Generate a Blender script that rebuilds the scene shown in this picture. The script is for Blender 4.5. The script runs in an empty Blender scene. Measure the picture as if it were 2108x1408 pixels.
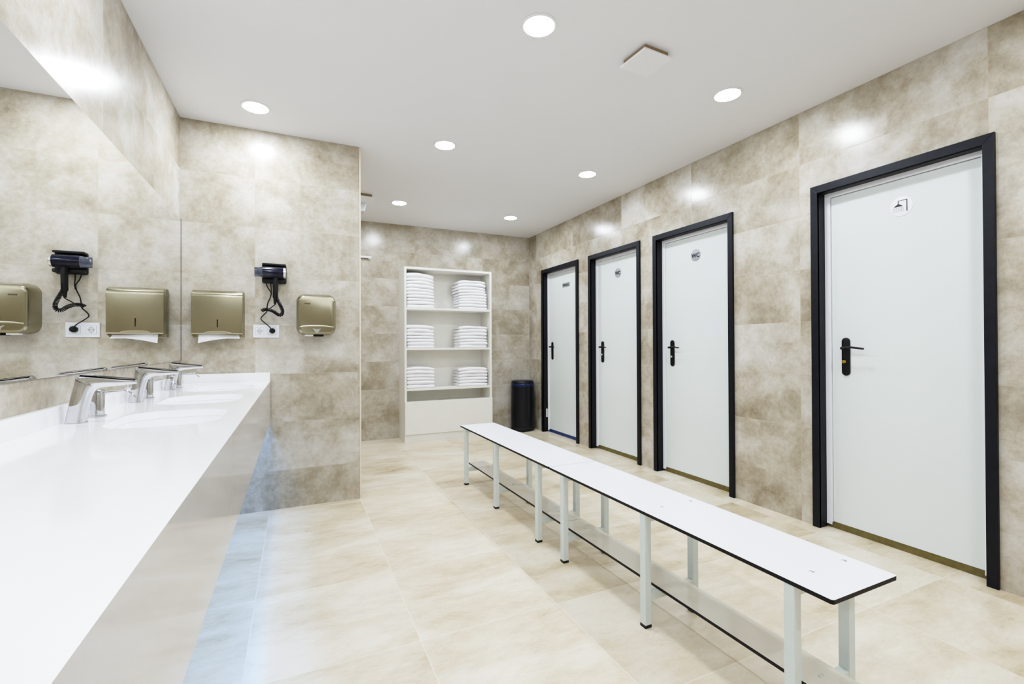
import bpy, bmesh, math, random
from mathutils import Vector, Matrix
from math import pi, sin, cos, radians

random.seed(7)
scene = bpy.context.scene
COL = scene.collection

# ------------------------------------------------------------------ room numbers (metres)
CAM_H = 1.135
L, R, P, B, CEIL = -0.678, 2.9415, 3.63, 5.77, 2.617     # left wall, right wall, partition, back wall, ceiling
REAR = -1.9
PEND = 0.437                                              # free end of the partition
DOORS = [(4.522, 5.395), (3.463, 4.310), (2.435, 3.283), (1.010, 1.858)]

# ------------------------------------------------------------------ materials
def mat_new(name):
    m = bpy.data.materials.new(name)
    m.use_nodes = True
    nt = m.node_tree
    nt.nodes.clear()
    out = nt.nodes.new('ShaderNodeOutputMaterial')
    b = nt.nodes.new('ShaderNodeBsdfPrincipled')
    nt.links.new(b.outputs[0], out.inputs[0])
    return m, nt, b

def N(nt, typ, **kw):
    n = nt.nodes.new(typ)
    for k, v in kw.items():
        setattr(n, k, v)
    return n

def math_(nt, op, a, b=None, c=None):
    n = nt.nodes.new('ShaderNodeMath'); n.operation = op
    for i, v in enumerate((a, b, c)):
        if v is None: continue
        if isinstance(v, (int, float)): n.inputs[i].default_value = v
        else: nt.links.new(v, n.inputs[i])
    return n.outputs[0]

def mix(nt, fac, a, b, blend='MIX'):
    n = nt.nodes.new('ShaderNodeMix'); n.data_type = 'RGBA'; n.blend_type = blend
    for key, v in (('Factor', fac), ('A', a), ('B', b)):
        s = [i for i in n.inputs if i.name == key and (i.type == 'RGBA' or key == 'Factor')]
        s = s[0]
        if isinstance(v, (int, float)): s.default_value = v
        elif isinstance(v, tuple): s.default_value = (*v, 1)
        else: nt.links.new(v, s)
    return [o for o in n.outputs if o.type == 'RGBA'][0]

def srgb(r, g, b):
    f = lambda c: (c / 255) / 12.92 if c / 255 <= 0.04045 else ((c / 255 + 0.055) / 1.055) ** 2.4
    return (f(r), f(g), f(b))

def noise(nt, vec, scale, detail=4, rough=.5, dist=0.0):
    n = nt.nodes.new('ShaderNodeTexNoise')
    n.inputs['Scale'].default_value = scale; n.inputs['Detail'].default_value = detail
    n.inputs['Roughness'].default_value = rough; n.inputs['Distortion'].default_value = dist
    nt.links.new(vec, n.inputs['Vector'])
    return n.outputs['Fac']

def ramp(nt, fac, stops):
    n = nt.nodes.new('ShaderNodeValToRGB')
    el = n.color_ramp.elements
    while len(el) < len(stops): el.new(.5)
    for e, (p, c) in zip(el, stops):
        e.position = p
        e.color = (*c, 1) if isinstance(c, tuple) else (c, c, c, 1)
    nt.links.new(fac, n.inputs[0])
    return n.outputs[0]

def plain(name, col, rough=.5, metal=0., coat=0., spec=.5, grain=0.02, gscale=40):
    """plain surface with a faint noise in colour and roughness"""
    m, nt, b = mat_new(name)
    tc = N(nt, 'ShaderNodeTexCoord')
    f = noise(nt, tc.outputs['Object'], gscale, 3)
    d = tuple(max(0, c * (1 - grain * 2)) for c in col); l = tuple(min(1, c * (1 + grain)) for c in col)
    nt.links.new(ramp(nt, f, [(.3, d), (.7, l)]), b.inputs['Base Color'])
    nt.links.new(math_(nt, 'MULTIPLY_ADD', f, .06, rough - .03 if rough > .03 else 0), b.inputs['Roughness'])
    b.inputs['Metallic'].default_value = metal
    b.inputs['Coat Weight'].default_value = coat
    b.inputs['Coat Roughness'].default_value = .08
    b.inputs['Specular IOR Level'].default_value = spec
    return m

def tile_mat(name, axu, axv, u0, pu, v0, pv, dark, mid, light, rough=.3, grout=(.45, .40, .32), gw=.0022, streak=(1, 1, 1), seed=0., bias=0., nscale=1.0, var=.045, lo=.335, hi=.625):
    m, nt, b = mat_new(name)
    geo = N(nt, 'ShaderNodeNewGeometry')
    sep = N(nt, 'ShaderNodeSeparateXYZ'); nt.links.new(geo.outputs['Position'], sep.inputs[0])
    def axis(ax, o, p):
        t = math_(nt, 'DIVIDE', math_(nt, 'SUBTRACT', sep.outputs[ax], o), p)
        c = math_(nt, 'FLOOR', t); f = math_(nt, 'SUBTRACT', t, c)
        d = math_(nt, 'MULTIPLY', math_(nt, 'MINIMUM', f, math_(nt, 'SUBTRACT', 1.0, f)), p)
        return c, d
    cu, du = axis(axu, u0, pu); cv, dv = axis(axv, v0, pv)
    dmin = math_(nt, 'MINIMUM', du, dv)
    g = math_(nt, 'LESS_THAN', dmin, gw / 2)
    cell = N(nt, 'ShaderNodeCombineXYZ')
    nt.links.new(cu, cell.inputs[0]); nt.links.new(cv, cell.inputs[1]); cell.inputs[2].default_value = seed
    wn = N(nt, 'ShaderNodeTexWhiteNoise', noise_dimensions='3D'); nt.links.new(cell.outputs[0], wn.inputs['Vector'])
    off = N(nt, 'ShaderNodeVectorMath', operation='SCALE'); nt.links.new(wn.outputs['Color'], off.inputs[0]); off.inputs['Scale'].default_value = 37.0
    st = N(nt, 'ShaderNodeVectorMath', operation='MULTIPLY'); nt.links.new(geo.outputs['Position'], st.inputs[0]); st.inputs[1].default_value = streak
    vec = N(nt, 'ShaderNodeVectorMath', operation='ADD'); nt.links.new(st.outputs[0], vec.inputs[0]); nt.links.new(off.outputs[0], vec.inputs[1])
    v = vec.outputs[0]
    a = noise(nt, v, 2.3 * nscale, 7, .60, .5)
    bb = noise(nt, v, 8.0 * nscale, 8, .68, .3)
    cc = noise(nt, v, 36.0, 8, .75, .2)
    pits = noise(nt, v, 150.0, 2, .6, 0)
    s = math_(nt, 'ADD', math_(nt, 'MULTIPLY', a, .53), math_(nt, 'MULTIPLY', bb, .27))
    s = math_(nt, 'ADD', s, math_(nt, 'MULTIPLY', cc, .20))
    s = math_(nt, 'ADD', s, math_(nt, 'MULTIPLY_ADD', wn.outputs['Value'], var, -var / 2 + bias))
    col = ramp(nt, s, [(lo, dark), (.475, mid), (hi, light)])
    # sparse darker pits in the dark patches
    pm = math_(nt, 'MULTIPLY', math_(nt, 'GREATER_THAN', pits, .64), math_(nt, 'LESS_THAN', bb, .47))
    col = mix(nt, math_(nt, 'MULTIPLY', pm, .3), col, tuple(c * .55 for c in dark))
    col = mix(nt, math_(nt, 'MULTIPLY', g, .75), col, grout)
    nt.links.new(col, b.inputs['Base Color'])
    r = math_(nt, 'MULTIPLY_ADD', bb, .16, rough - .08)
    nt.links.new(math_(nt, 'MULTIPLY_ADD', g, .4, r), b.inputs['Roughness'])
    bp = N(nt, 'ShaderNodeBump'); bp.inputs['Strength'].default_value = .12; bp.inputs['Distance'].default_value = .002
    hh = math_(nt, 'SUBTRACT', math_(nt, 'MULTIPLY', bb, .4), g)
    nt.links.new(hh, bp.inputs['Height']); nt.links.new(bp.outputs[0], b.inputs['Normal'])
    return m

def emit(name, col, strength):
    m = bpy.data.materials.new(name); m.use_nodes = True
    nt = m.node_tree; nt.nodes.clear()
    out = nt.nodes.new('ShaderNodeOutputMaterial'); e = nt.nodes.new('ShaderNodeEmission')
    e.inputs[0].default_value = (*col, 1); e.inputs[1].default_value = strength
    nt.links.new(e.outputs[0], out.inputs[0])
    return m

WD, WM, WL = srgb(124, 112, 90), srgb(170, 161, 144), srgb(205, 201, 194)
WALLARGS = dict(v0=0.268, pv=0.3355, dark=WD, mid=WM, light=WL, rough=.23, gw=.003, grout=srgb(170, 156, 134), bias=-.012)
M_wall_r = tile_mat('tile_right', 1, 2, 1.035, .9035, seed=1.3, **WALLARGS)
M_wall_l = tile_mat('tile_left', 1, 2, 2.303, .9035, seed=2.1, **WALLARGS)
M_wall_p = tile_mat('tile_partition', 0, 2, -.252, .9, seed=3.7, **WALLARGS)
M_wall_b = tile_mat('tile_back', 0, 2, 1.347, .9, seed=4.9, **WALLARGS)
M_floor = tile_mat('tile_floor', 0, 1, .435, .6, 1.78, .6, srgb(166, 147, 116), srgb(200, 185, 158), srgb(219, 209, 190), rough=.30,
                   grout=srgb(226, 216, 198), gw=.004, streak=(.75, 1.7, 1), seed=8.2, bias=.01, nscale=.9, var=.08, lo=.36, hi=.60)
M_ceil = plain('ceiling_paint', srgb(231, 232, 236), .75, grain=.006, gscale=2)
M_white = plain('white_laminate', srgb(233, 231, 223), .38, grain=.008, gscale=12)
M_whitefr = plain('white_frame', srgb(236, 237, 242), .3, grain=.006)
M_leaf = plain('door_leaf', srgb(217, 224, 222), .38, grain=.008, gscale=3)
M_black = plain('black_frame', srgb(13, 16, 24), .45, spec=.3, grain=.2, gscale=30)
M_blackmat = plain('black_plastic', srgb(10, 11, 13), .42, spec=.35, grain=.1)
M_rubber = plain('black_rubber', srgb(14, 14, 15), .65, grain=.1)
M_apronshade = plain('quartz_front_shaded', srgb(192, 192, 195), .07, coat=.2, grain=.006, gscale=120)  # darker copy of the white quartz, the front's shade put into its colour
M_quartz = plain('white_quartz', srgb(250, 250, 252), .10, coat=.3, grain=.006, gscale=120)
M_ceramic = plain('white_ceramic', srgb(240, 241, 244), .07, coat=.5, grain=.004)
M_chrome = plain('chrome', (.60, .61, .63), .05, metal=1., grain=.01)
M_topreflect = plain('painted_reflection', (.05, .05, .055), .08, metal=.6, grain=.02)  # near-black colour stands for a reflection on the faucet top
M_steel = plain('steel_screw', (.75, .75, .76), .25, metal=1., grain=.03)
M_brass = plain('brass', srgb(205, 165, 70), .2, metal=1., grain=.05)
M_silver = plain('silver', (.75, .75, .76), .25, metal=1., grain=.02)
M_benchtop = plain('bench_laminate', srgb(228, 230, 235), .32, grain=.006, gscale=20)
M_benchlow = plain('bench_shelf_laminate', srgb(198, 191, 176), .12, grain=.006, gscale=20)
M_edge = plain('phenolic_edge', srgb(20, 16, 17), .5, spec=.3, grain=.1)
M_leg = plain('leg_paint', srgb(206, 214, 210), .35, grain=.015)
M_towel = plain('towel_terry', srgb(247, 246, 249), .95, grain=.03, gscale=180)
M_paper = plain('tissue_paper', srgb(244, 245, 248), .9, grain=.01)
M_bin = plain('bin_enamel', srgb(6, 10, 22), .3, grain=.08, spec=.45)
M_liner = plain('blue_liner', srgb(13, 36, 76), .2, grain=.1)
M_barrel = plain('dryer_navy', srgb(9, 14, 34), .2, spec=.35, coat=.1, grain=.1)
M_cord = plain('cord_black', srgb(8, 8, 10), .45, spec=.35, grain=.1)
M_socket = plain('socket_white', srgb(226, 230, 236), .3, grain=.006)
M_gapline = plain('grey_gap', srgb(120, 124, 130), .5)
M_well = plain('socket_well', srgb(196, 200, 204), .35)
M_dot = plain('dark_hole', srgb(12, 12, 13), .6, spec=.2)
M_trimbead = plain('edge_bead', srgb(222, 205, 184), .4, grain=.02)
M_thresh = plain('threshold_olive', srgb(100, 90, 50), .5, grain=.12)
M_gapbluelight = plain('gap_bluelight', srgb(26, 54, 108), .4, grain=.1)  # blue light under a door, put into the strip's colour
M_sign = plain('brushed_sign', srgb(164, 167, 173), .3, metal=.25, grain=.03)
M_signwhite = plain('white_sign', srgb(244, 245, 250), .3, grain=.004)
M_ink = plain('black_ink', srgb(16, 16, 20), .5)
M_plaque = plain('grey_plaque', srgb(140, 146, 142), .35, metal=.2, grain=.04)
M_brown = plain('brown_badge', srgb(80, 66, 42), .5)
M_emit = emit('led_diffuser', (.90, .965, 1.06), 230)
M_clear = plain('clear_cover', srgb(210, 216, 218), .1, grain=.02)
M_conc = plain('smoked_nozzle', srgb(88, 92, 104), .12, metal=.5, grain=.1)

def brushed(name, col, rough=.3):
    m, nt, b = mat_new(name)
    tc = N(nt, 'ShaderNodeTexCoord')
    st = N(nt, 'ShaderNodeVectorMath', operation='MULTIPLY'); nt.links.new(tc.outputs['Object'], st.inputs[0]); st.inputs[1].default_value = (70, 70, 4)
    f = noise(nt, st.outputs[0], 1.0, 3)
    nt.links.new(ramp(nt, f, [(.3, tuple(c * .985 for c in col)), (.7, col)]), b.inputs['Base Color'])
    nt.links.new(math_(nt, 'MULTIPLY_ADD', f, .02, rough - .01), b.inputs['Roughness'])
    b.inputs['Metallic'].default_value = 1
    tg = N(nt, 'ShaderNodeTangent', direction_type='RADIAL', axis='Z'); nt.links.new(tg.outputs[0], b.inputs['Tangent'])
    b.inputs['Anisotropic'].default_value = .75
    return m
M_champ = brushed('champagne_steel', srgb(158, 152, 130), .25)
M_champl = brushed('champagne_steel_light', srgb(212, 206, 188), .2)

def mirror_mat():
    m, nt, b = mat_new('mirror_silvering')
    tc = N(nt, 'ShaderNodeTexCoord')
    f = noise(nt, tc.outputs['Object'], 3, 2)
    nt.links.new(ramp(nt, f, [(.2, (.90, .91, .90)), (.8, (.92, .93, .92))]), b.inputs['Base Color'])
    b.inputs['Metallic'].default_value = 1; b.inputs['Roughness'].default_value = 0
    return m
M_mirror = mirror_mat()
M_seal = plain('dark_seal', srgb(70, 60, 48), .5)
M_ventgap = plain('vent_shadow_gap', srgb(150, 132, 108), .6)
M_mirroredge = plain('mirror_edge', srgb(88, 84, 72), .3)

# ------------------------------------------------------------------ mesh helpers
def obj(name, bm, mats, parent=None, smooth=None):
    if not isinstance(mats, (list, tuple)): mats = [mats]
    bmesh.ops.recalc_face_normals(bm, faces=bm.faces)
    me = bpy.data.meshes.new(name); bm.to_mesh(me); bm.free()
    for m in mats: me.materials.append(m)
    if smooth is not None:
        me.polygons.foreach_set('use_smooth', [True] * len(me.polygons))
        if smooth < 180:
            me.set_sharp_from_angle(angle=radians(smooth))
    o = bpy.data.objects.new(name, me); COL.objects.link(o)
    if parent: o.parent = parent
    return o

def thing(name, label, cat, loc=(0, 0, 0), rz=0, group=None, kind=None):
    o = bpy.data.objects.new(name, None); COL.objects.link(o)
    o.location = loc; o.rotation_euler = (0, 0, rz); o.empty_display_size = .05
    o['label'] = label; o['category'] = cat
    if group: o['group'] = group
    if kind: o['kind'] = kind
    return o

def tag(o, label, cat, group=None, kind=None):
    o['label'] = label; o['category'] = cat
    if group: o['group'] = group
    if kind: o['kind'] = kind
    return o

def dup(root, loc=None, label=None):
    r = root.copy(); COL.objects.link(r)
    if loc is not None: r.location = loc
    if label: r['label'] = label
    for ch in list(root.children):
        c = ch.copy(); COL.objects.link(c); c.parent = r
        for g in list(ch.children):
            d = g.copy(); COL.objects.link(d); d.parent = c
    return r

def box(bm, lo, hi, bev=0., seg=2, mi=0):
    t = bmesh.new()
    bmesh.ops.create_cube(t, size=1)
    for v in t.verts:
        v.co = Vector([lo[i] + (v.co[i] + .5) * (hi[i] - lo[i]) for i in range(3)])
    if bev:
        bmesh.ops.bevel(t, geom=list(t.edges), offset=bev, segments=seg, profile=.5, affect='EDGES')
    merge(bm, t, mi)
    return bm

def merge(bm, t, mi=0):
    mp = {}
    for v in t.verts: mp[v] = bm.verts.new(v.co)
    for f in t.faces:
        try:
            nf = bm.faces.new([mp[v] for v in f.verts]); nf.material_index = f.material_index or mi
        except ValueError: pass
    t.free()

def B1(lo, hi, bev=0., seg=2):
    return box(bmesh.new(), lo, hi, bev, seg)

def loft(bm, rings, cap0=True, cap1=True, closed=True):
    vs = [[bm.verts.new(p) for p in r] for r in rings]
    n = len(vs[0])
    for a, b in zip(vs[:-1], vs[1:]):
        for i in range(n if closed else n - 1):
            j = (i + 1) % n
            try: bm.faces.new((a[i], a[j], b[j], b[i]))
            except ValueError: pass
    if cap0: bm.faces.new(vs[0][::-1])
    if cap1: bm.faces.new(vs[-1])
    return bm

def tube(bm, pts, r, seg=10, cap=True):
    pts = [Vector(p) for p in pts]
    n = len(pts)
    rs = r if isinstance(r, (list, tuple)) else [r] * n
    tang = []
    for i in range(n):
        a = pts[max(0, i - 1)]; b = pts[min(n - 1, i + 1)]
        tang.append((b - a).normalized())
    up = Vector((0, 0, 1)) if abs(tang[0].z) < .9 else Vector((1, 0, 0))
    nrm = (up - tang[0] * up.dot(tang[0])).normalized()
    rings = []
    for i in range(n):
        nrm = (nrm - tang[i] * nrm.dot(tang[i])).normalized()
        bi = tang[i].cross(nrm)
        rings.append([pts[i] + (nrm * cos(2 * pi * k / seg) + bi * sin(2 * pi * k / seg)) * rs[i] for k in range(seg)])
    return loft(bm, rings, cap, cap)

def lathe(bm, prof, seg=32, axis='Z', c=(0, 0, 0)):
    """prof: list of (r, h)"""
    rings = []
    for r, h in prof:
        ring = []
        for k in range(seg):
            a = 2 * pi * k / seg
            x, y = r * cos(a), r * sin(a)
            p = {'Z': (x, y, h), 'Y': (x, h, y), 'X': (h, x, y)}[axis]
            ring.append(Vector(p) + Vector(c))
        rings.append(ring)
    return loft(bm, rings)

def rrect(w, h, r, n=6):
    """rounded rectangle outline centred on 0, list of (u, v)"""
    out = []
    r = min(r, w / 2 - 1e-5, h / 2 - 1e-5)
    for cx, cy, a0 in ((w / 2 - r, h / 2 - r, 0), (-w / 2 + r, h / 2 - r, 90), (-w / 2 + r, -h / 2 + r, 180), (w / 2 - r, -h / 2 + r, 270)):
        for k in range(n + 1):
            a = radians(a0 + 90 * k / n)
            out.append((cx + r * cos(a), cy + r * sin(a)))
    return out

def prism(bm, outline, plane, d0, d1, bev=0., mi=0):
    """outline (u,v) extruded; plane 'XZ' along Y, 'YZ' along X, 'XY' along Z"""
    f = {'XZ': lambda u, v, d: (u, d, v), 'YZ': lambda u, v, d: (d, u, v), 'XY': lambda u, v, d: (u, v, d)}[plane]
    t = bmesh.new()
    a = [t.verts.new(f(u, v, d0)) for u, v in outline]
    b = [t.verts.new(f(u, v, d1)) for u, v in outline]
    n = len(a)
    fa = t.faces.new(a); fb = t.faces.new(b[::-1])
    for i in range(n):
        t.faces.new((a[i], b[i], b[(i + 1) % n], a[(i + 1) % n]))
    bmesh.ops.recalc_face_normals(t, faces=t.faces)
    if bev:
        bmesh.ops.bevel(t, geom=list(set(fa.edges) | set(fb.edges)), offset=bev, segments=2, profile=.5, affect='EDGES')
    merge(bm, t, mi)
    return bm

def smooth_path(pts, sub=6):
    """Catmull-Rom"""
    pts = [Vector(p) for p in pts]
    out = []
    for i in range(len(pts) - 1):
        p0 = pts[max(i - 1, 0)]; p1 = pts[i]; p2 = pts[i + 1]; p3 = pts[min(i + 2, len(pts) - 1)]
        for k in range(sub):
            t = k / sub
            out.append(.5 * ((2 * p1) + (p2 - p0) * t + (2 * p0 - 5 * p1 + 4 * p2 - p3) * t * t + (3 * p1 - p0 - 3 * p2 + p3) * t ** 3))
    out.append(pts[-1])
    return out

def text_mesh(s, size, depth=.0006, bold=.0):
    cu = bpy.data.curves.new('lettering', 'FONT'); cu.body = s; cu.size = size
    cu.align_x = 'CENTER'; cu.align_y = 'CENTER'; cu.extrude = depth; cu.offset = bold
    o = bpy.data.objects.new('lettering', cu); COL.objects.link(o)
    dg = bpy.context.evaluated_depsgraph_get(); dg.update()
    me = bpy.data.meshes.new_from_object(o.evaluated_get(dg))
    bpy.data.objects.remove(o); bpy.data.curves.remove(cu)
    bm = bmesh.new(); bm.from_mesh(me); bpy.data.meshes.remove(me)
    return bm

def fill_mesh(loops, d0, d1):
    """slab in XY with holes between z d0..d1 (2D filled curve turned to mesh)"""
    cu = bpy.data.curves.new('slab', 'CURVE'); cu.dimensions = '2D'; cu.fill_mode = 'BOTH'
    cu.extrude = (d1 - d0) / 2
    for lp in loops:
        sp = cu.splines.new('POLY'); sp.points.add(len(lp) - 1)
        for p, (u, v) in zip(sp.points, lp): p.co = (u, v, 0, 1)
        sp.use_cyclic_u = True
    o = bpy.data.objects.new('slab', cu); COL.objects.link(o)
    dg = bpy.context.evaluated_depsgraph_get(); dg.update()
    me = bpy.data.meshes.new_from_object(o.evaluated_get(dg))
    bpy.data.objects.remove(o); bpy.data.curves.remove(cu)
    bm = bmesh.new(); bm.from_mesh(me); bpy.data.meshes.remove(me)
    for v in bm.verts: v.co.z += (d0 + d1) / 2
    for f_ in bm.faces: f_.smooth = False
    bmesh.ops.remove_doubles(bm, verts=bm.verts, dist=1e-5)
    return bm

# ------------------------------------------------------------------ camera
def make_camera():
    f, th, pt, ro = 960.29, 0.434066, 0.0061034, -0.0040148
    def w(x, y, z):
        x, y = x * cos(ro) - y * sin(ro), x * sin(ro) + y * cos(ro)
        c = (x, z * cos(pt) - y * sin(pt), y * cos(pt) + z * sin(pt))
        return Vector((c[0] * cos(th) + c[1] * sin(th), -c[0] * sin(th) + c[1] * cos(th), c[2]))
    r, u, fw = w(1, 0, 0), w(0, 1, 0), w(0, 0, 1)
    cam = bpy.data.cameras.new('camera'); o = bpy.data.objects.new('camera', cam); COL.objects.link(o)
    m = Matrix(((r.x, u.x, -fw.x, 0), (r.y, u.y, -fw.y, 0), (r.z, u.z, -fw.z, CAM_H), (0, 0, 0, 1)))
    o.matrix_world = m
    cam.sensor_width = 36; cam.sensor_fit = 'HORIZONTAL'; cam.lens = 36 * f / 2108
    cam.clip_start = .02; cam.clip_end = 50
    scene.camera = o
make_camera()

# ------------------------------------------------------------------ setting
def struct(name, bm, m, label, cat):
    return tag(obj(name, bm, m), label, cat, kind='structure')

struct('floor', B1((L - .1, REAR - .1, -.08), (R + .4, B + .1, 0)), M_floor, 'beige stone-look square floor tiles across the changing room', 'floor')
struct('ceiling', B1((L - .1, REAR - .1, CEIL), (R + .4, B + .1, CEIL + .1)), M_ceil, 'smooth white painted ceiling with round recessed lights', 'ceiling')
struct('wall_left', B1((L - .1, REAR, 0), (L, P, CEIL)), M_wall_l, 'beige tiled wall behind the mirror and wash counter', 'wall')
struct('wall_partition', B1((L - .1, P, 0), (PEND, P + .13, CEIL)), M_wall_p, 'beige tiled partition wall carrying the dispenser and dryers', 'wall')
struct('wall_back', B1((L - .1, B, 0), (R + .1, B + .1, CEIL)), M_wall_b, 'beige tiled back wall behind the towel shelving', 'wall')
struct('wall_rear', B1((L - .1, REAR - .1, 0), (R + .1, REAR, CEIL)), M_wall_b, 'beige tiled wall at the near end of the room', 'wall')
struct('wall_far', B1((L - .1, P + .13, 0), (L, B, CEIL)), M_wall_l, 'beige tiled wall of the passage behind the partition', 'wall')
bm = bmesh.new()
ys = [REAR - .1]
for a, b in sorted(DOORS):
    box(bm, (R, ys[-1], 0), (R + .14, a + .02, CEIL)); box(bm, (R, a + .02, 2.09), (R + .14, b - .02, CEIL)); ys.append(b - .02)
box(bm, (R, ys[-1], 0), (R + .14, B + .1, CEIL))
box(bm, (R + .3, REAR, 0), (R + .36, B, CEIL))
struct('wall_right', bm, M_wall_r, 'long beige tiled wall holding four white doors', 'wall')
struct('trim_1', B1((PEND - .006, P - .003, 0), (PEND + .004, P + .006, CEIL)), M_trimbead, 'thin pale vertical edge bead on the free end of the partition', 'trim')

# ------------------------------------------------------------------ doors
def plate_outline(w, h, n=10):
    return rrect(w, h, w / 2 - .0005, n)

DX = .055     # plane of the white inner frame behind the wall face
def make_door(i, y0, y1, label, sign, lock):
    d = thing('door_%d' % i, label, 'door', (R, (y0 + y1) / 2, 0), kind='structure')
    h = (y1 - y0) / 2
    W, T = .042, 2.11
    iy, it = h - W, T - .047
    # black architrave (mitred) and lining
    bm = bmesh.new()
    x0, x1 = -.02, .0
    for s in (1, -1):
        prism(bm, [(s * h, 0), (s * iy, 0), (s * iy, it), (s * h, T)], 'YZ', x0, x1 - .0005, bev=.002)
        box(bm, (x0 + .004, min(s * iy, s * (iy + .012)), 0), (DX, max(s * iy, s * (iy + .012)), it + .01))
    prism(bm, [(h, T), (-h, T), (-iy, it), (iy, it)], 'YZ', x0, x1 - .0005, bev=.002)
    box(bm, (x0 + .004, -iy - .01, it), (DX, iy + .01, it + .012))
    obj('frame', bm, M_black, d)['label'] = 'black wooden door surround'
    bm = bmesh.new()
    ws = .031
    for s in (1, -1):
        box(bm, (DX, min(s * (iy + .01), s * (iy - ws)), .022), (DX + .05, max(s * (iy + .01), s * (iy - ws)), it - .027), .001)
        box(bm, (DX - .001, min(s * (iy + .01), s * (iy - ws)), .021), (DX + .05, max(s * (iy + .01), s * (iy - ws)), .034), .001)
    box(bm, (DX, -iy - .01, it - .027), (DX + .05, iy + .01, it + .01), .001)
    obj('inner_frame', bm, M_whitefr, d)['label'] = 'white inner frame strip'
    lf = DX + .010
    leaf = obj('leaf', B1((lf, -iy + ws + .003, .04), (lf + .04, iy - ws - .003, it - .0305), .0015), M_leaf, d)
    leaf['label'] = 'plain white door panel'
    th = obj('threshold', B1((DX + .012, -iy, 0.0005), (DX + .05, iy, .038)), M_gapbluelight if i == 1 else M_thresh, d)  # blue on the PRIVADO door stands for light coming through the gap
    th['label'] = 'dark blue strip painted for the light in the gap below the panel' if i == 1 else 'olive draught strip below the panel'
    # handle set: plate, lever, lock
    py = iy - .115
    bm = bmesh.new()
    prism(bm, [(py + u, 1.056 + v) for u, v in plate_outline(.047, .228)], 'YZ', lf - .009, lf, bev=.003)
    hp = obj('handle', bm, M_blackmat, d, 40); hp['label'] = 'black lever handle on a long rounded plate'
    bm = bmesh.new()
    zl = 1.107
    pts = [(lf - .005, py, zl), (lf - .03, py, zl), (lf - .046, py, zl), (lf - .054, py - .008, zl), (lf - .056, py - .02, zl + .002), (lf - .055, py - .05, zl + .005),
           (lf - .053, py - .085, zl + .002), (lf - .051, py - .112, zl - .002), (lf - .05, py - .122, zl - .003)]
    sp = smooth_path(pts, 5)
    n = len(sp)
    rad = [(.0095 if k < n * .33 else .0075 - .002 * (k - n * .33) / (n * .67)) for k in range(n)]
    rad[-1] = .003
    tube(bm, sp, rad, 12)
    obj('lever', bm, M_blackmat, hp, 50)
    if lock:
        bm = bmesh.new()
        lathe(bm, [(.011, lf - .008), (.011, lf - .02), (.008, lf - .024), (.002, lf - .025)], 20, 'X', (0, py + .004, 1.026))
        obj('lock_knob', bm, lock, hp, 40)['label'] = 'round metal privacy knob'
    # sign on the leaf
    sx = lf
    def at(bm2, yc, zc):      # letters drawn in XY, turned to face -X
        for v in bm2.verts:
            u, w_, dd = v.co
            v.co = (sx - .0035 - dd, yc - u, zc + w_)
        return bm2
    if sign == 'WC':
        yc, zc = .0, 1.872
        bm = bmesh.new(); lathe(bm, [(.0505, sx), (.0505, sx - .0025), (.049, sx - .003)], 40, 'X', (0, yc, zc))
        s_ = obj('sign', bm, M_sign, d, 40); s_['label'] = 'round silver sign reading WC'
        t = text_mesh('WC', .048, .0005, .0020)
        obj('lettering', at(t, yc, zc - .004), M_ink, s_)
    elif sign == 'PRIVADO':
        yc, zc = -.055, 1.868
        s_ = obj('sign', B1((sx - .003, yc - .084, zc - .026), (sx, yc + .084, zc + .026), .001), M_plaque, d); s_['label'] = 'grey plaque reading PRIVADO'
        t = text_mesh('PRIVADO', .032, .0005, .0012)
        obj('lettering', at(t, yc, zc - .002), M_ink, s_)
    else:
        yc, zc = -.021, 1.884
        bm = bmesh.new(); lathe(bm, [(.053, sx), (.053, sx - .0025), (.0515, sx - .003)], 48, 'X', (0, yc, zc))
        s_ = obj('sign', bm, M_signwhite, d, 40); s_['label'] = 'round white sign with a black shower pictogram'
        t = bmesh.new()
        def poly(pts_):
            prism(t, pts_, 'XY', 0, .0006)
        poly([(.024, .030), (.0285, .030), (.0285, -.032), (.024, -.032)])              # riser
        poly([(-.012, .0335), (.0285, .0335), (.0285, .030), (-.012, .030)][::-1])      # arm
        poly([(-.016, .0295), (-.012, .0335), (-.012, .013), (-.016, .013)])            # drop
        poly([(-.037, .000), (.009, .000), (-.010, .014), (-.018, .014)])               # rose
        for r_ in range(3):
            for c_ in range(7):
                u = -.036 + c_ * .0073 + (-.001 * r_ if c_ < 3 else .001 * r_); w_ = -.007 - r_ * .0088
                poly([(u - .0013, w_ - .0018), (u + .0013, w_ - .0018), (u + .0013, w_ + .0018), (u - .0013, w_ + .0018)])
        obj('pictogram', at(t, yc, zc), M_ink, s_)
    if i == 1:
        obj('strike_plate', B1((DX - .03, iy - .002, .19), (DX - .004, iy + .004, .30), .001), M_silver, d)['label'] = 'small grey metal plate low on the surround'
    return d

make_door(1, *DOORS[0], 'white door with black surround and grey PRIVADO plaque', 'PRIVADO', None)
make_door(2, *DOORS[1], 'white WC door with black surround, next to the PRIVADO door', 'WC', M_silver)
make_door(3, *DOORS[2], 'white WC door with black surround, nearer the shower door', 'WC', M_silver)
make_door(4, *DOORS[3], 'large white door with black surround and shower pictogram sign', 'shower', M_brass)

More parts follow.
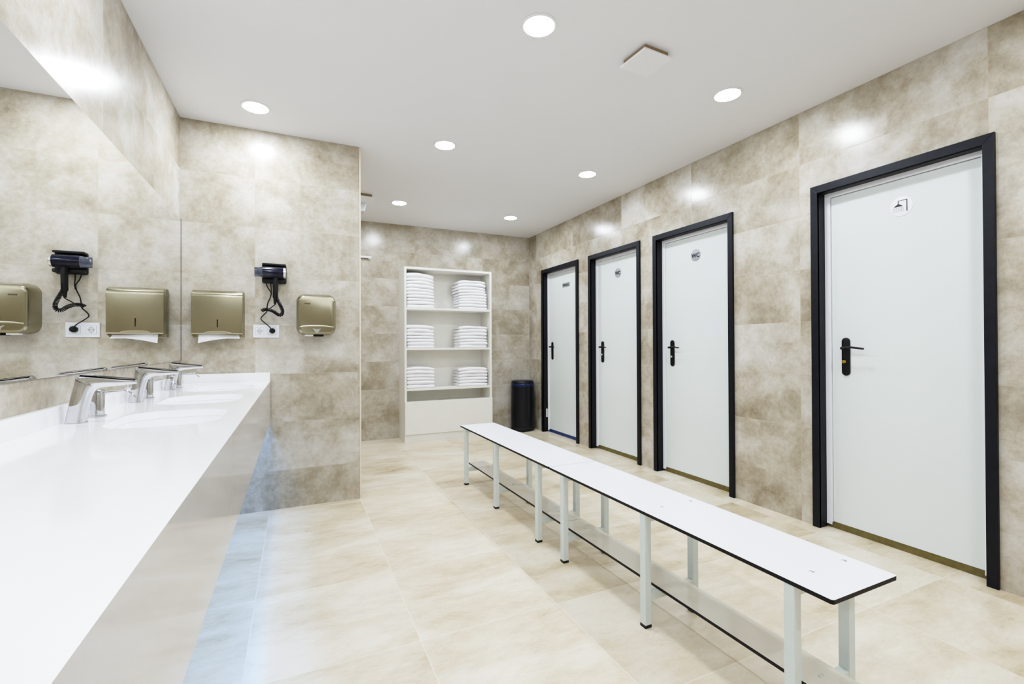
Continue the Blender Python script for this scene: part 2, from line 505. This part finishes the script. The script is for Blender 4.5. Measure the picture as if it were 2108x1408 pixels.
# ------------------------------------------------------------------ ceiling fittings
def make_light(x, y, label):
    t = thing('ceiling_light', label, 'ceiling light', (x, y, CEIL), group='round recessed ceiling lights')
    bm = bmesh.new()
    lathe(bm, [(.070, 0), (.083, 0), (.084, -.003), (.080, -.0065), (.073, -.0075), (.070, -.006)], 48)
    bm.faces.ensure_lookup_table()
    obj('trim_ring', bm, M_whitefr, t, 40)
    bm = bmesh.new()
    lathe(bm, [(.0715, -.004), (.070, -.0068), (.055, -.0080), (.030, -.0086), (.002, -.0088)], 40)
    obj('diffuser', bm, M_emit, t, 60)['label'] = 'glowing white diffuser'
    return t
l0 = make_light(1.026, 1.90, 'round recessed ceiling light, largest in view, above the floor')
for x, y, lb in ((2.327, 1.963, 'round recessed ceiling light in front of the shower door'),
                 (2.299, 3.39, 'round recessed ceiling light in front of the two WC doors'),
                 (1.003, 3.33, 'round recessed ceiling light near the free end of the partition'),
                 (.977, 4.877, 'round recessed ceiling light near the ceiling vent behind the partition'),
                 (2.272, 4.927, 'round recessed ceiling light in front of the PRIVADO door'),
                 (-.225, 3.283, 'round recessed ceiling light above the wash counter')):
    dup(l0, (x, y, CEIL), lb)

def make_vent(x, y, label):
    t = thing('ceiling_vent', label, 'ceiling vent', (x, y, CEIL), radians(3), group='square ceiling vents')
    obj('collar', B1((-.078, -.078, -.026), (.078, .078, 0)), M_ventgap, t)
    obj('cover_plate', B1((-.092, -.092, -.035), (.092, .092, -.0262), .002), M_whitefr, t)
    return t
make_vent(1.638, 1.882, 'square white vent plate on the ceiling between two front lights')
make_vent(.600, 4.80, 'square white vent plate on the ceiling half hidden by the partition')

t = thing('emergency_light', 'small clear emergency light on the ceiling behind the partition edge', 'emergency light', (.56, 5.04, CEIL))
bm = bmesh.new(); prism(bm, [(-.1, -.012), (.105, -.012), (.085, -.10), (-.08, -.10)], 'XZ', -.05, .05, .004)
obj('cover', bm, M_clear, t)
obj('base', B1((-.105, -.055, -.014), (.112, .055, 0), .003), M_socket, t)

t = thing('wall_rail', 'short white rail high on the back wall beside the partition edge', 'rail', (.55, B, 2.17))
obj('rail', B1((-.24, -.05, .0), (.265, -.03, .022), .003), M_whitefr, t)
obj('bracket', B1((.235, -.035, -.012), (.265, 0, .018), .002), M_whitefr, t)
obj('bracket', B1((-.24, -.035, -.012), (-.21, 0, .018), .002), M_whitefr, t)

# ------------------------------------------------------------------ mirror, counter, sinks, taps
t = thing('mirror', 'wide frameless wall mirror above the wash counter', 'mirror', (L, 1.4, 1.0425))
obj('glass', B1((.0055, -2.4, 0), (.0065, 2.222, .913)), M_mirror, t)
obj('backing', B1((.0, -2.401, -.001), (.0054, 2.2235, .9145)), M_mirroredge, t)['label'] = 'thin dark edge of the glass'
obj('side_seal', B1((.0005, 2.2238, 0), (.0075, 2.2292, .9145)), M_seal, t)['label'] = 'dark seal line in the wall corner'

ZC = .897
CX0, CX1 = L, -.157
TAPS = (1.9, 2.5, 3.09)
t = thing('wash_counter', 'long glossy white stone counter with deep front and three sink cutouts', 'counter', (0, 0, 0))
yA, yM, yB = -1.0, 1.452, P
holes = [[(-.377 + u, yc + v) for u, v in rrect(.306, .40, .11, 12)] for yc in TAPS]
ST = .026
def front_shade(o):  # gives the slab's front faces the quartz with shade in its colour
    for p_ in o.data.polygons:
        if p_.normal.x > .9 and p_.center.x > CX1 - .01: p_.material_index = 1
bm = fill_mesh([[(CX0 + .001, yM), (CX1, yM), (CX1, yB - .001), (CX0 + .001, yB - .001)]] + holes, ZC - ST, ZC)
front_shade(obj('slab', bm, [M_quartz, M_apronshade], t))
front_shade(obj('slab', B1((CX0 + .001, yA, ZC - ST), (CX1, yM - .0006, ZC)), [M_quartz, M_apronshade], t))
obj('front_apron', B1((CX1 - .02, yA, .622), (CX1 - .0001, yB - .001, ZC - ST - .0002)), M_apronshade, t)
obj('backsplash', B1((CX0 + .001, yA, ZC), (CX0 + .019, yB - .001, ZC + .055), .001), M_quartz, t)
obj('backsplash', B1((CX0 + .0195, yB - .019, ZC), (CX1 - .004, yB - .001, ZC + .055), .001), M_quartz, t)

def make_sink(y, label):
    s = thing('sink', label, 'sink', (-.377, y, ZC - ST - .0005), group='undermount sinks in the counter')
    bm = bmesh.new()
    rings = []
    for w, h, r, z in ((.335, .43, .12, 0), (.303, .397, .108, 0), (.301, .395, .107, -.004), (.292, .385, .10, -.03), (.277, .37, .09, -.08), (.245, .335, .08, -.108),
                       (.19, .27, .075, -.122), (.08, .10, .035, -.128), (.044, .044, .0219, -.130)):
        rings.append([(u, v, z) for u, v in rrect(w, h, r, 8)])
    loft(bm, rings, False, True)
    obj('bowl', bm, M_ceramic, s, 40)
    bm = bmesh.new(); lathe(bm, [(.024, -.1285), (.024, -.1265), (.018, -.1255), (.002, -.1265)], 24)
    obj('drain', bm, M_chrome, s, 40)
    return s
NEAR3 = ('nearest the camera', 'in the middle of the three', 'closest to the partition')
for y, w in zip(TAPS, NEAR3): 
    if y == TAPS[0]: s0 = make_sink(y, 'white undermount sink in the counter, ' + w)
    else: dup(s0, (-.377, y, ZC - ST - .0005), 'white undermount sink in the counter, ' + w)

def make_faucet(y, label):
    f = thing('faucet', label, 'faucet', (-.623, y, ZC + .0008), group='chrome faucets along the counter')
    # side outline swept with a changing half width
    outline_top = [(-.026, 0), (-.021, .030), (-.013, .072), (-.005, .112), (.001, .140), (.006, .1435), (.05, .138), (.10, .131), (.148, .1255), (.155, .123)]
    outline_bot = [(.026, 0), (.029, .030), (.034, .062), (.040, .085), (.050, .0985), (.064, .1035), (.085, .106), (.115, .108), (.145, .111), (.155, .114)]
    bm = bmesh.new()
    rings = []
    n = len(outline_top)
    # resample both outlines as matching stations
    A = smooth_path([(a, 0, b * 1.03) for a, b in outline_top], 4); Bq = smooth_path([(a, 0, b * 1.03) for a, b in outline_bot], 4)
    for k, (p, q) in enumerate(zip(A, Bq)):
        tt = k / (len(A) - 1)
        hw = .0235 - .006 * min(1, tt / .5) - .002 * max(0, (tt - .5) / .5)
        ring = []
        c = (p + q) / 2; d = (p - q) / 2
        m = 20
        for j in range(m):
            a = 2 * pi * j / m
            ca, sa = cos(a), sin(a)
            e = .55
            u = math.copysign(abs(ca) ** e, ca); v = math.copysign(abs(sa) ** e, sa)
            ring.append(c + d * u + Vector((0, hw * v, 0)))
        rings.append(ring)
    loft(bm, rings)
    obj('body', bm, M_chrome, f, 55)
    bm = bmesh.new()
    prism(bm, [(.010, .1478), (.060, .1421), (.128, .1334), (.150, .1305), (.150, .1317), (.128, .1350), (.060, .1438), (.010, .1494)], 'XZ', -.0155, .0155, .0004)  # dark strip added to draw a reflection along the spout's top
    obj('top_reflection', bm, M_topreflect, f)['label'] = 'dark strip standing for a reflection along the top of the spout'
    bm = bmesh.new(); lathe(bm, [(.009, 0), (.009, -.010), (.0075, -.0115), (.001, -.0105)], 20, 'Z', (.130, 0, .1135))
    obj('aerator', bm, M_steel, f, 40)
    bm = bmesh.new()
    prism(bm, rrect(.054, .049, .02, 6), 'XY', 0, .002)
    obj('base_ring', bm, M_chrome, f)
    return f
def make_pump(y, label):
    f = thing('soap_pump', label, 'soap pump', (-.614, y, ZC + .0008), group='chrome soap pumps along the counter')
    bm = bmesh.new(); lathe(bm, [(.025, 0), (.025, .003), (.022, .004)], 28); obj('base_ring', bm, M_chrome, f, 40)
    bm = bmesh.new(); lathe(bm, [(.0195, .004), (.0195, .086), (.0175, .091), (.002, .0925)], 28); obj('body', bm, M_chrome, f, 40)
    bm = bmesh.new()
    tube(bm, smooth_path([(.012, 0, .080), (.03, 0, .081), (.055, 0, .082), (.072, 0, .083), (.084, 0, .079), (.094, 0, .070), (.104, 0, .057)], 5), .0042, 10)
    obj('spout', bm, M_chrome, f, 60)
    return f
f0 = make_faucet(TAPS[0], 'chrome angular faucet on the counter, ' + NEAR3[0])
p0 = make_pump(TAPS[0] + .14, 'slim chrome soap pump with thin spout, ' + NEAR3[0])
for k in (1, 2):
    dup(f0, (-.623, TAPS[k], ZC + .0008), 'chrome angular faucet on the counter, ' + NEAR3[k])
    dup(p0, (-.614, TAPS[k] + .14, ZC + .0008), 'slim chrome soap pump with thin spout, ' + NEAR3[k])

# ------------------------------------------------------------------ paper towel dispenser
t = thing('paper_towel_dispenser', 'champagne steel paper towel dispenser on the partition wall', 'dispenser', (-.459, P, 1.19))
w = .143
prof = [(0, .022), (-.095, .022), (-.1, .028), (-.1, .262)]
for k in range(1, 9):
    a = radians(90 * k / 8)
    prof.append((-.1 + .06 * (1 - cos(a)) , .262 + .046 * sin(a)))
prof.append((0, .312))
bm = bmesh.new(); prism(bm, prof, 'YZ', -w, w, .006)
obj('cover', bm, M_champ, t, 35)
obj('back_flange', B1((-w - .003, -.022, .0), (w + .003, -.0005, .305), .002), M_champ, t)
for s in (-1, 1):
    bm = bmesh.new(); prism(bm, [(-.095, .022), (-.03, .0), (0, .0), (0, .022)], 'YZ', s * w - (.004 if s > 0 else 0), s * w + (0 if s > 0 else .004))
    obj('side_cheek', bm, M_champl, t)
bm = bmesh.new()
arc = [(-w + .004, .022), (w - .004, .022), (w - .004, .028)] + [(.075 * cos(radians(a)), .028 + .014 * sin(radians(a))) for a in range(0, 181, 12)] + [(-w + .004, .028)]
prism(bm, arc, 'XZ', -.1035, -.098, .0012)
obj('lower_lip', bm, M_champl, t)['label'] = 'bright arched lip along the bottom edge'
obj('level_slot', B1((-.003, -.1008, .066), (.003, -.0985, .116)), M_dot, t)['label'] = 'dark narrow level window'
bm = bmesh.new(); lathe(bm, [(.003, w - .001), (.003, w + .002)], 12, 'X', (0, -.06, .05)); obj('lock', bm, M_dot, t)
# the sheet hanging out
bm = bmesh.new()
rows = []
nx = 14
for r_ in range(5):
    row = []
    for k in range(nx + 1):
        u = k / nx
        x = -.107 + .226 * u + (.006 * r_ / 4 if k == nx else 0)
        drop = (.042 * (1 - u) ** 1.1 + .012 + .010 * max(0, u - .72) / .28) * r_ / 4
        row.append(Vector((-.459 + x, P - .070 - .018 * (r_ / 4) - .004 * sin(u * 6), 1.2080 - drop + .003 * sin(u * 5))))
    rows.append(row)
loft(bm, rows, False, False, closed=False)
o = obj('paper_towel', bm, M_paper, None, 60)
tag(o, 'white paper towel sheet hanging out of the steel dispenser', 'paper towel')

# ------------------------------------------------------------------ hand dryer
t = thing('hand_dryer', 'champagne steel hand dryer with rounded cover near the partition edge', 'hand dryer', (.132, P, 1.205))
def rr3(wd, ht, r, y, zc, crown=0.):
    return [(u, y - crown * (1 - (2 * u / wd) ** 2), zc + v + (crown * .6 * (1 - (2 * u / wd) ** 2) if v > 0 else 0)) for u, v in rrect(wd, ht, r, 8)]
bm = bmesh.new()
loft(bm, [rr3(.258, .290, .055, -.0005, .148, .0), rr3(.258, .290, .055, -.05, .148), rr3(.252, .284, .052, -.085, .146), rr3(.246, .274, .048, -.112, .142)], True, True)
obj('housing', bm, M_champ, t, 35)
bm = bmesh.new()
loft(bm, [rr3(.246, .274, .048, -.1125, .142), rr3(.242, .270, .046, -.128, .142), rr3(.235, .262, .043, -.136, .142), rr3(.226, .252, .039, -.1405, .142), rr3(.214, .240, .034, -.142, .142)], True, True)
obj('front_cover', bm, M_champ, t, 50)
bm = bmesh.new()
up = [(-.108 + .216 * k / 16, .062 + .010 * (1 - (2 * k / 16 - 1) ** 2)) for k in range(17)]
dn = [(x, z - .011 + .004 * abs(x) / .108) for x, z in up][::-1]
prism(bm, up + dn, 'XZ', -.1455, -.141, .0015)
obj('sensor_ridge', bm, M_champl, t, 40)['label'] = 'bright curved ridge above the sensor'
bm = bmesh.new()
for k, wd in enumerate((.026, .019, .014, .011)):
    pts = [(wd * (2 * j / 8 - 1), -.1435, .046 - k * .0068 - .004 * (1 - (2 * j / 8 - 1) ** 2)) for j in range(9)]
    tube(bm, pts, .0008, 6)
obj('sensor_mark', bm, M_signwhite, t)['label'] = 'white curved air symbol'
obj('nozzle', B1((-.02, -.113, -.006), (.045, -.06, .012), .003), M_dot, t)['label'] = 'black air outlet'
obj('rating_label', B1((-.075, -.116, -.0035), (-.022, -.075, .006)), M_signwhite, t)['label'] = 'small white sticker underneath'
obj('badge', B1((-.078, -.1432, .214), (-.040, -.1415, .223), .0004), M_brown, t)['label'] = 'small brown badge'

# ------------------------------------------------------------------ hair dryer, holder, socket
def PX(px, py, y):                 # points on a plane parallel to the partition, measured from the photo layout
    k = y / 3.55
    return ((-.204 + (px - 540) * .002955) * k, y, CAM_H + (1.667 - CAM_H - (py - 549) * .00326) * k)
t = thing('hair_dryer_holder', 'black wall bracket cradling the navy hair dryer', 'holder', (-.134, P, 1.632))
bm = bmesh.new(); prism(bm, [(u, v) for u, v in rrect(.150, .134, .012, 5)], 'XZ', -.024, -.0005, .003)
obj('back_plate', bm, M_blackmat, t, 40)
bm = bmesh.new(); prism(bm, [(u, .058 + v) for u, v in rrect(.146, .014, .005, 4)], 'XZ', -.06, -.024, .002)
obj('upper_jaw', bm, M_blackmat, t, 40)
bm = bmesh.new(); prism(bm, [(u, -.052 + v) for u, v in rrect(.146, .022, .006, 4)], 'XZ', -.062, -.024, .002)
obj('lower_jaw', bm, M_blackmat, t, 40)
cab = [PX(547.3, 581, P - .03), PX(551, 591.4, P - .025), PX(557.5, 601.6, P - .02), PX(556.2, 611.8, P - .018), PX(551.1, 623.3, P - .02), PX(549.2, 636.1, P - .018), PX(548.2, 642.5, P - .018),
       PX(539.6, 651.4, P - .02), PX(537.7, 657.8, P - .02), PX(546, 665.5, P - .025), PX(553.7, 671.9, P - .035), PX(558.5, 678, P - .042)]
inv = Vector(t.location)
bm = bmesh.new(); tube(bm, [p - inv for p in smooth_path(cab, 7)], .0034, 8); obj('power_cable', bm, M_cord, t, 60)
bm = bmesh.new(); tube(bm, [p - inv for p in smooth_path([PX(556.9, 581, P - .03), PX(557.8, 592, P - .027), PX(558.4, 602, P - .027), PX(557, 610, P - .026)], 6)], .0034, 8); obj('dryer_cable', bm, M_cord, t, 60)
pc = PX(560.3, 681.1, P - .02)
bm = bmesh.new(); lathe(bm, [(.0175, P - .010), (.0185, P - .020), (.0185, P - .034), (.013, P - .042), (.002, P - .043)], 28, 'Y', (pc[0], 0, pc[2]))
for v in bm.verts: v.co -= inv
obj('plug', bm, M_cord, t, 40)['label'] = 'round black plug in the socket'

HY = 3.547
t = thing('hair_dryer', 'navy hair dryer with silver end cap resting in the black wall bracket', 'hair dryer', (-.133, HY, 1.631))
bm = bmesh.new(); lathe(bm, [(.030, -.071), (.0365, -.067), (.0375, -.05), (.0375, .055), (.0365, .058)], 36, 'X'); obj('barrel', bm, M_barrel, t, 40)
bm = bmesh.new(); lathe(bm, [(.0372, .058), (.0372, .069), (.034, .072), (.002, .0725)], 36, 'X'); obj('end_cap', bm, M_silver, t, 40)
bm = bmesh.new()
rings = []
for x, ry, rz in ((-.0665, .036, .036), (-.074, .034, .0345), (-.086, .020, .031), (-.10, .012, .0305), (-.117, .010, .0315)):
    rings.append([(x, ry * cos(2 * pi * k / 28), rz * sin(2 * pi * k / 28)) for k in range(28)])
loft(bm, rings); obj('nozzle', bm, M_conc, t, 50)
bm = bmesh.new()
tube(bm, [(.008, 0, -.030), (.009, 0, -.06), (.008, 0, -.12), (.007, 0, -.168), (.006, 0, -.176), (.006, 0, -.20), (.005, 0, -.212)], [.016, .0175, .0168, .0165, .011, .009, .007], 18)
obj('grip', bm, M_blackmat, t, 40)
inv = Vector(t.location)
core = smooth_path([Vector(PX(*p)) - inv for p in ((569, 612, HY), (573, 620, HY), (577.5, 629, HY), (581.5, 640, HY + .005), (578.5, 647.5, HY + .01), (571.6, 647, HY + .012), (563.9, 641.2, HY + .012), (553.7, 637.4, HY + .014), (544.7, 637.0, HY + .02), (538.5, 640, HY + .025))], 40)
turns, rc = 34, .0096
acc = [0]
for a, b in zip(core[:-1], core[1:]): acc.append(acc[-1] + (b - a).length)
coil = []
nrm = Vector((0, 1, 0))
nst = turns * 10
for k in range(nst + 1):
    s = acc[-1] * k / nst
    i = max(j for j in range(len(acc)) if acc[j] <= s + 1e-9); i = min(i, len(core) - 2)
    tt = (s - acc[i]) / max(1e-9, acc[i + 1] - acc[i])
    p = core[i].lerp(core[i + 1], tt); tg = (core[i + 1] - core[i]).normalized()
    n1 = (nrm - tg * nrm.dot(tg)).normalized(); n2 = tg.cross(n1)
    a = 2 * pi * turns * k / nst
    coil.append(p + (n1 * cos(a) + n2 * sin(a)) * rc)
bm = bmesh.new(); tube(bm, coil, .0031, 6); obj('coiled_cord', bm, M_cord, t, 70)
bm = bmesh.new(); tube(bm, [Vector(p) - inv for p in smooth_path([PX(566.5, 622, HY), PX(565.8, 626, HY), PX(560, 631, HY + .02), PX(554.5, 636, HY + .035)], 6)], .0032, 8); obj('lead', bm, M_cord, t, 60)

t = thing('wall_socket', 'white double power socket with one black plug, below the hair dryer', 'socket', (-.184, P, 1.2355))
obj('frame', B1((-.080, -.010, -.044), (.080, -.0005, .044), .002), M_socket, t)
for cx in (-.040, .036):
    bm = bmesh.new(); prism(bm, [(cx + u, v) for u, v in rrect(.048, .046, .003, 3)], 'XZ', -.0115, -.009, .0008)
    bm2 = bmesh.new(); prism(bm2, [(cx + u, v) for u, v in rrect(.0505, .0485, .0035, 3)], 'XZ', -.0103, -.0095)
    ins = obj('insert', bm, M_whitefr, t)
    bm = bmesh.new(); lathe(bm, [(.0195, -.0118), (.0185, -.0122), (.017, -.0118), (.0165, -.0116)], 28, 'Y', (cx, 0, 0)); obj('contact_well', bm, M_well, ins, 40)
    obj('gap_line', bm2, M_gapline, ins)
    if cx < 0:
        bm = bmesh.new()
        for dx in (-.0095, .0095): lathe(bm, [(.0026, -.0119), (.0026, -.0127)], 12, 'Y', (cx + dx, 0, 0))
        for dz in (-.016, .016): box(bm, (cx - .002, -.0126, dz - .0015), (cx + .002, -.0118, dz + .0015))
        obj('contacts', bm, M_dot, ins)

# ------------------------------------------------------------------ shelving unit and towels
X0, X1, YF, YB = 1.148, 2.242, 5.446, B - .001
PT = .024
t = thing('shelving_unit', 'tall white open shelving unit holding stacked towels', 'shelving unit', ((X0 + X1) / 2, YF, 0))
HW = (X1 - X0) / 2; DP = YB - YF
obj('side_panel', B1((-HW, 0, 0), (-HW + PT, DP, 2.055), .001), M_white, t)
obj('side_panel', B1((HW - PT, 0, 0), (HW, DP, 2.055), .001), M_white, t)
obj('top_panel', B1((-HW + PT, 0, 2.055 - PT), (HW - PT, DP, 2.055), .001), M_white, t)
obj('back_panel', B1((-HW + PT, DP - .008, .09), (HW - PT, DP, 2.03)), M_white, t)
SH = (1.577, 1.102, .625)
for z in SH:
    obj('shelf', B1((-HW + PT, .002, z - .024), (HW - PT, DP - .008, z), .001), M_white, t)
obj('deck', B1((-HW + PT, .004, .442), (HW - PT, DP - .008, .462), .001), M_white, t)
obj('drawer_front', B1((-HW, -.019, .092), (HW, -.0005, .476), .001), M_white, t)['label'] = 'plain white drawer front without handle'
obj('plinth', B1((-HW + PT, .003, 0), (HW - PT, .02, .088)), M_white, t)
bm = bmesh.new(); lathe(bm, [(.005, -HW + .95), (.005, -HW + .962)], 10, 'Z', (0, 0, 0))
for v in bm.verts: v.co = (HW - PT - .07 + v.co.x, .05 + v.co.y, 1.577 - .024 - .006 + (v.co.z + HW - .95) * .5)
obj('shelf_pin', bm, M_dot, t)

def towel_mesh(w_, d_, h_, seed, top=False, sag0=0., sag1=0., skew=0.):
    """a towel folded over at the front and into layers; origin at the bottom middle of the front edge, depth +Y"""
    rnd = random.Random(seed)
    q = h_ / 2
    def lay(z0, z1, y0, y1, n=5):
        out = []
        return out
    outline = []
    # doubled towel: bottom layer, rounded front fold, top layer, open at the back
    r = h_ * .5
    bot = [(d_, .0004), (d_ * .5, .0), (r, .0)]
    front = [(r - r * sin(radians(a)), r - r * cos(radians(a))) for a in range(20, 180, 20)]
    top_ = [(r, h_), (d_ * .5, h_), (d_ - .004, h_ - .0008)]
    back = [(d_ - .001, q + .0016), (d_ * .5, q + .0012), (r * 1.2, q + .0008), (r * 1.2, q - .0008), (d_ * .5, q - .0012), (d_, q - .0016)]
    outline = bot + front + top_ + back
    nx = 14
    ph = [rnd.uniform(0, 6) for _ in range(4)]; am = rnd.uniform(.0012, .0026)
    rings = []
    for k in range(nx + 1):
        u = -1 + 2 * k / nx
        x = u * w_ / 2
        sq = 1.0
        if k in (0, nx): sq = .80
        elif k in (1, nx - 1): sq = .97
        ring = []
        wob = am * sin(2.4 * u + ph[0]) + am * .6 * sin(5.3 * u + ph[1])
        fr = .003 * sin(3 * u + ph[2]) + .002 * sin(8 * u + ph[3])
        for y, z in outline:
            zz = q + (z - q) * sq
            fz = zz / h_
            sg = abs(u - skew) ** 2.2 * (1 if abs(u) < .95 else 1.05)
            zz -= sg * (sag0 + (sag1 - sag0) * fz)
            ring.append((x * (1 if k not in (0, nx) else .995), y + fr * (1 - y / d_), zz + (wob - am * 1.6) * fz * (.7 if not top else 1.6)))
        rings.append(ring)
    bm_ = bmesh.new(); loft(bm_, rings)
    return bm_

SAG = (.017, .010, .009)
ORD = ('first', 'second', 'third', 'fourth', 'fifth', 'sixth', 'seventh', 'eighth', 'ninth', 'tenth')
tid = 0
for si, (sname, lst) in enumerate((('top', ((1.3395, .325, 10, .0428), (2.004, .365, 10, .0392))), ('middle', ((1.3400, .325, 7, .0405), (2.006, .365, 7, .0400))), ('lower', ((1.3425, .330, 6, .0425), (2.006, .370, 6, .0400))))):
    for side, (xc, wd, n, hh) in zip(('by the partition-side panel', 'by the bin-side panel'), lst):
        z = SH[si] + .0005
        for k in range(n):
            h = hh * random.uniform(.86, 1.12)
            if si == 0 and xc < 1.5 and k == n - 1: h = .058
            bmt = towel_mesh(wd * random.uniform(.985, 1.0), .245 * random.uniform(.97, 1.02), h, tid, k == n - 1, SAG[si] * k / n, SAG[si] * (k + 1) / n, -.25 if xc < 1.5 else .1)
            o = obj('folded_towel', bmt, M_towel, None, 60)
            o.location = (xc + random.uniform(-.004, .004) + (0.003 * (n - k) / n if xc > 1.5 else 0), YF + .028 + random.uniform(-.004, .004), z)
            if si == 0 and xc > 1.5 and k >= 6: o.location.x -= .014; o.rotation_euler.z = radians(random.uniform(.5, 2.0))
            else: o.rotation_euler.z = radians(random.uniform(-.5, .5))
            if xc < 1.5: o.location.x = X0 + PT + .002 + wd / 2 + random.uniform(0, .004) + .008 * (n - k) / n
            z += h + .0004
            kk = n - 1 - k
            pos = 'topmost' if kk == 0 else ('bottom one' if kk == n - 1 else ORD[kk] + ' from the top')
            tag(o, 'folded white towel, %s, %s shelf stack %s' % (pos, sname, side), 'towel', group='folded white towels on the shelving unit')
            tid += 1

# ------------------------------------------------------------------ bin
t = thing('pedal_bin', 'tall black pedal bin with blue liner edge in the corner', 'bin', (2.748, 5.60, 0))
bm = bmesh.new(); lathe(bm, [(.150, .045), (.153, .06), (.155, .3), (.153, .598)], 48); obj('body', bm, M_bin, t, 40)
bm = bmesh.new(); lathe(bm, [(.152, 0), (.156, .006), (.156, .036), (.151, .046)], 48); obj('base', bm, M_rubber, t, 40)
bm = bmesh.new(); lathe(bm, [(.1545, .590), (.1562, .596), (.1555, .612), (.1565, .620), (.152, .626)], 48); obj('liner_edge', bm, M_liner, t, 60)['label'] = 'shiny blue bag folded over the rim'
bm = bmesh.new(); lathe(bm, [(.150, .626), (.152, .632), (.151, .648), (.142, .658), (.10, .664), (.002, .666)], 48); obj('lid', bm, M_bin, t, 50)
bm = bmesh.new(); box(bm, (-.03, -.187, .012), (.03, -.150, .022), .004); 
obj('pedal', bm, M_rubber, t, 40)
t.rotation_euler = (0, 0, radians(-26))

# ------------------------------------------------------------------ benches
BX0, BX1, BZ = 1.268, 1.573, .466
def two_tone(lo, hi, rad, top_mi=0, side_mi=1):
    bm = bmesh.new()
    cx, cy = (lo[0] + hi[0]) / 2, (lo[1] + hi[1]) / 2
    prism(bm, [(cx + u, cy + v) for u, v in rrect(hi[0] - lo[0], hi[1] - lo[1], rad, 5)], 'XY', lo[2], hi[2])
    bm.normal_update()
    for f in bm.faces: f.material_index = top_mi if abs(f.normal.z) > .5 else side_mi
    return bm
def make_bench(yc, legs, label):
    b = thing('bench', label, 'bench', (1.268 - .0087 * (yc - .752) + .1525, yc, 0), radians(.5), group='changing room benches')
    hx = (BX1 - BX0) / 2
    hl = .7395
    seat = obj('seat', two_tone((-hx, -hl, BZ - .0125), (hx, hl, BZ), .008), [M_benchtop, M_edge], b); seat['label'] = 'white seat board with a dark edge'
    low = obj('lower_shelf', two_tone((-.078, -hl, .138), (.062, hl, .150), .006), [M_benchlow, M_edge], b); low['label'] = 'narrow glossy lower board with a dark edge'
    for yl in legs:
        y = yl - yc
        for x in (-hx + .001, hx - .046):
            lg = obj('leg', B1((x, y - .016, .012), (x + .031, y + .016, BZ - .0130), .002), M_leg, b)
            obj('foot_cap', B1((x - .0008, y - .0168, 0), (x + .0318, y + .0168, .0125), .002), M_rubber, lg)
        obj('top_rail', B1((-hx + .0325, y - .015, BZ - .043), (hx - .0465, y + .015, BZ - .013), .001), M_leg, b)
        obj('cross_rail', B1((-hx + .0325, y - .015, .107), (hx - .0465, y + .015, .1378), .001), M_leg, b)
        for x in (-.046, .112):
            bm = bmesh.new(); lathe(bm, [(.0075, BZ - .001), (.0075, BZ + .0008), (.006, BZ + .0014), (.0045, BZ + .0008), (.001, BZ + .0005)], 18, 'Z', (x, y, 0))
            obj('screw', bm, M_steel, seat, 40)
        for x in (-.013, .002):
            bm = bmesh.new(); lathe(bm, [(.0055, .149), (.0055, .1512), (.004, .1518), (.001, .1512)], 14, 'Z', (x, y, 0))
            obj('screw', bm, M_steel, low, 40)
    return b
make_bench(1.4955, (.877, 1.487, 2.105), 'long white bench with a lower board, in front of the shower door')
make_bench(2.977, (2.386, 2.999, 3.613), 'long white bench with a lower board, closer to the towel shelving')

# ------------------------------------------------------------------ lights
def disk(x, y, watts):
    la = bpy.data.lights.new('downlight', 'AREA'); la.shape = 'DISK'; la.size = .142; la.energy = watts; la.color = (.90, .965, 1.06)
    o = bpy.data.objects.new('downlight', la); COL.objects.link(o); o.location = (x, y, CEIL - .01)
    return o
W = 230 * pi * .0158
for x, y in ((-.225, 1.85), (-.225, .40), (1.03, .45), (2.33, .50), (-.225, -1.0), (1.03, -1.0), (2.33, -1.0), (-.2, 4.88)):
    disk(x, y, W)
for sx, sz, en in ((-.206, .86, 14), (-.236, .772, 11)):
    la = bpy.data.lights.new('under_counter_strip', 'AREA'); la.shape = 'RECTANGLE'; la.size = .02; la.size_y = 4.4; la.energy = en; la.color = (.16, .42, 1.0)
    o = bpy.data.objects.new('under_counter_strip', la); COL.objects.link(o); o.location = (sx, 1.40, sz)

w = bpy.data.worlds.new('world'); scene.world = w; w.use_nodes = True
w.node_tree.nodes['Background'].inputs[0].default_value = (.8, .85, .9, 1)
w.node_tree.nodes['Background'].inputs[1].default_value = .05

# ------------------------------------------------------------------ colour and sampling
scene.view_settings.view_transform = 'Standard'
scene.view_settings.look = 'None'
scene.view_settings.exposure = 0.0
# soft highlight shoulder, like the photograph's own tone curve
scene.view_settings.use_curve_mapping = True
cm = scene.view_settings.curve_mapping
WHITE, TA, TB, TG = 6.0, 1.084, .342, 1.4
cm.white_level = (WHITE, WHITE, WHITE)
cm.clip_max_x = 1; cm.clip_max_y = 2; cm.use_clip = False
cv = cm.curves[3]
xs = [0, .004, .009, .015, .024, .035, .055, .08, .11, .15, .2, .27, .36, .5, .7, 1.0]
while len(cv.points) < len(xs): cv.points.new(.5, .5)
for p_, x_ in zip(cv.points, xs):
    v_ = (x_ * WHITE) ** TG
    p_.location = (x_, TA * v_ / (v_ + TB)); p_.handle_type = 'AUTO'
cm.update()
scene.view_settings.gamma = 1.0
c = scene.cycles
c.max_bounces = 10; c.diffuse_bounces = 6; c.glossy_bounces = 6
c.use_denoising = True
c.caustics_reflective = True
c.sample_clamp_indirect = 6
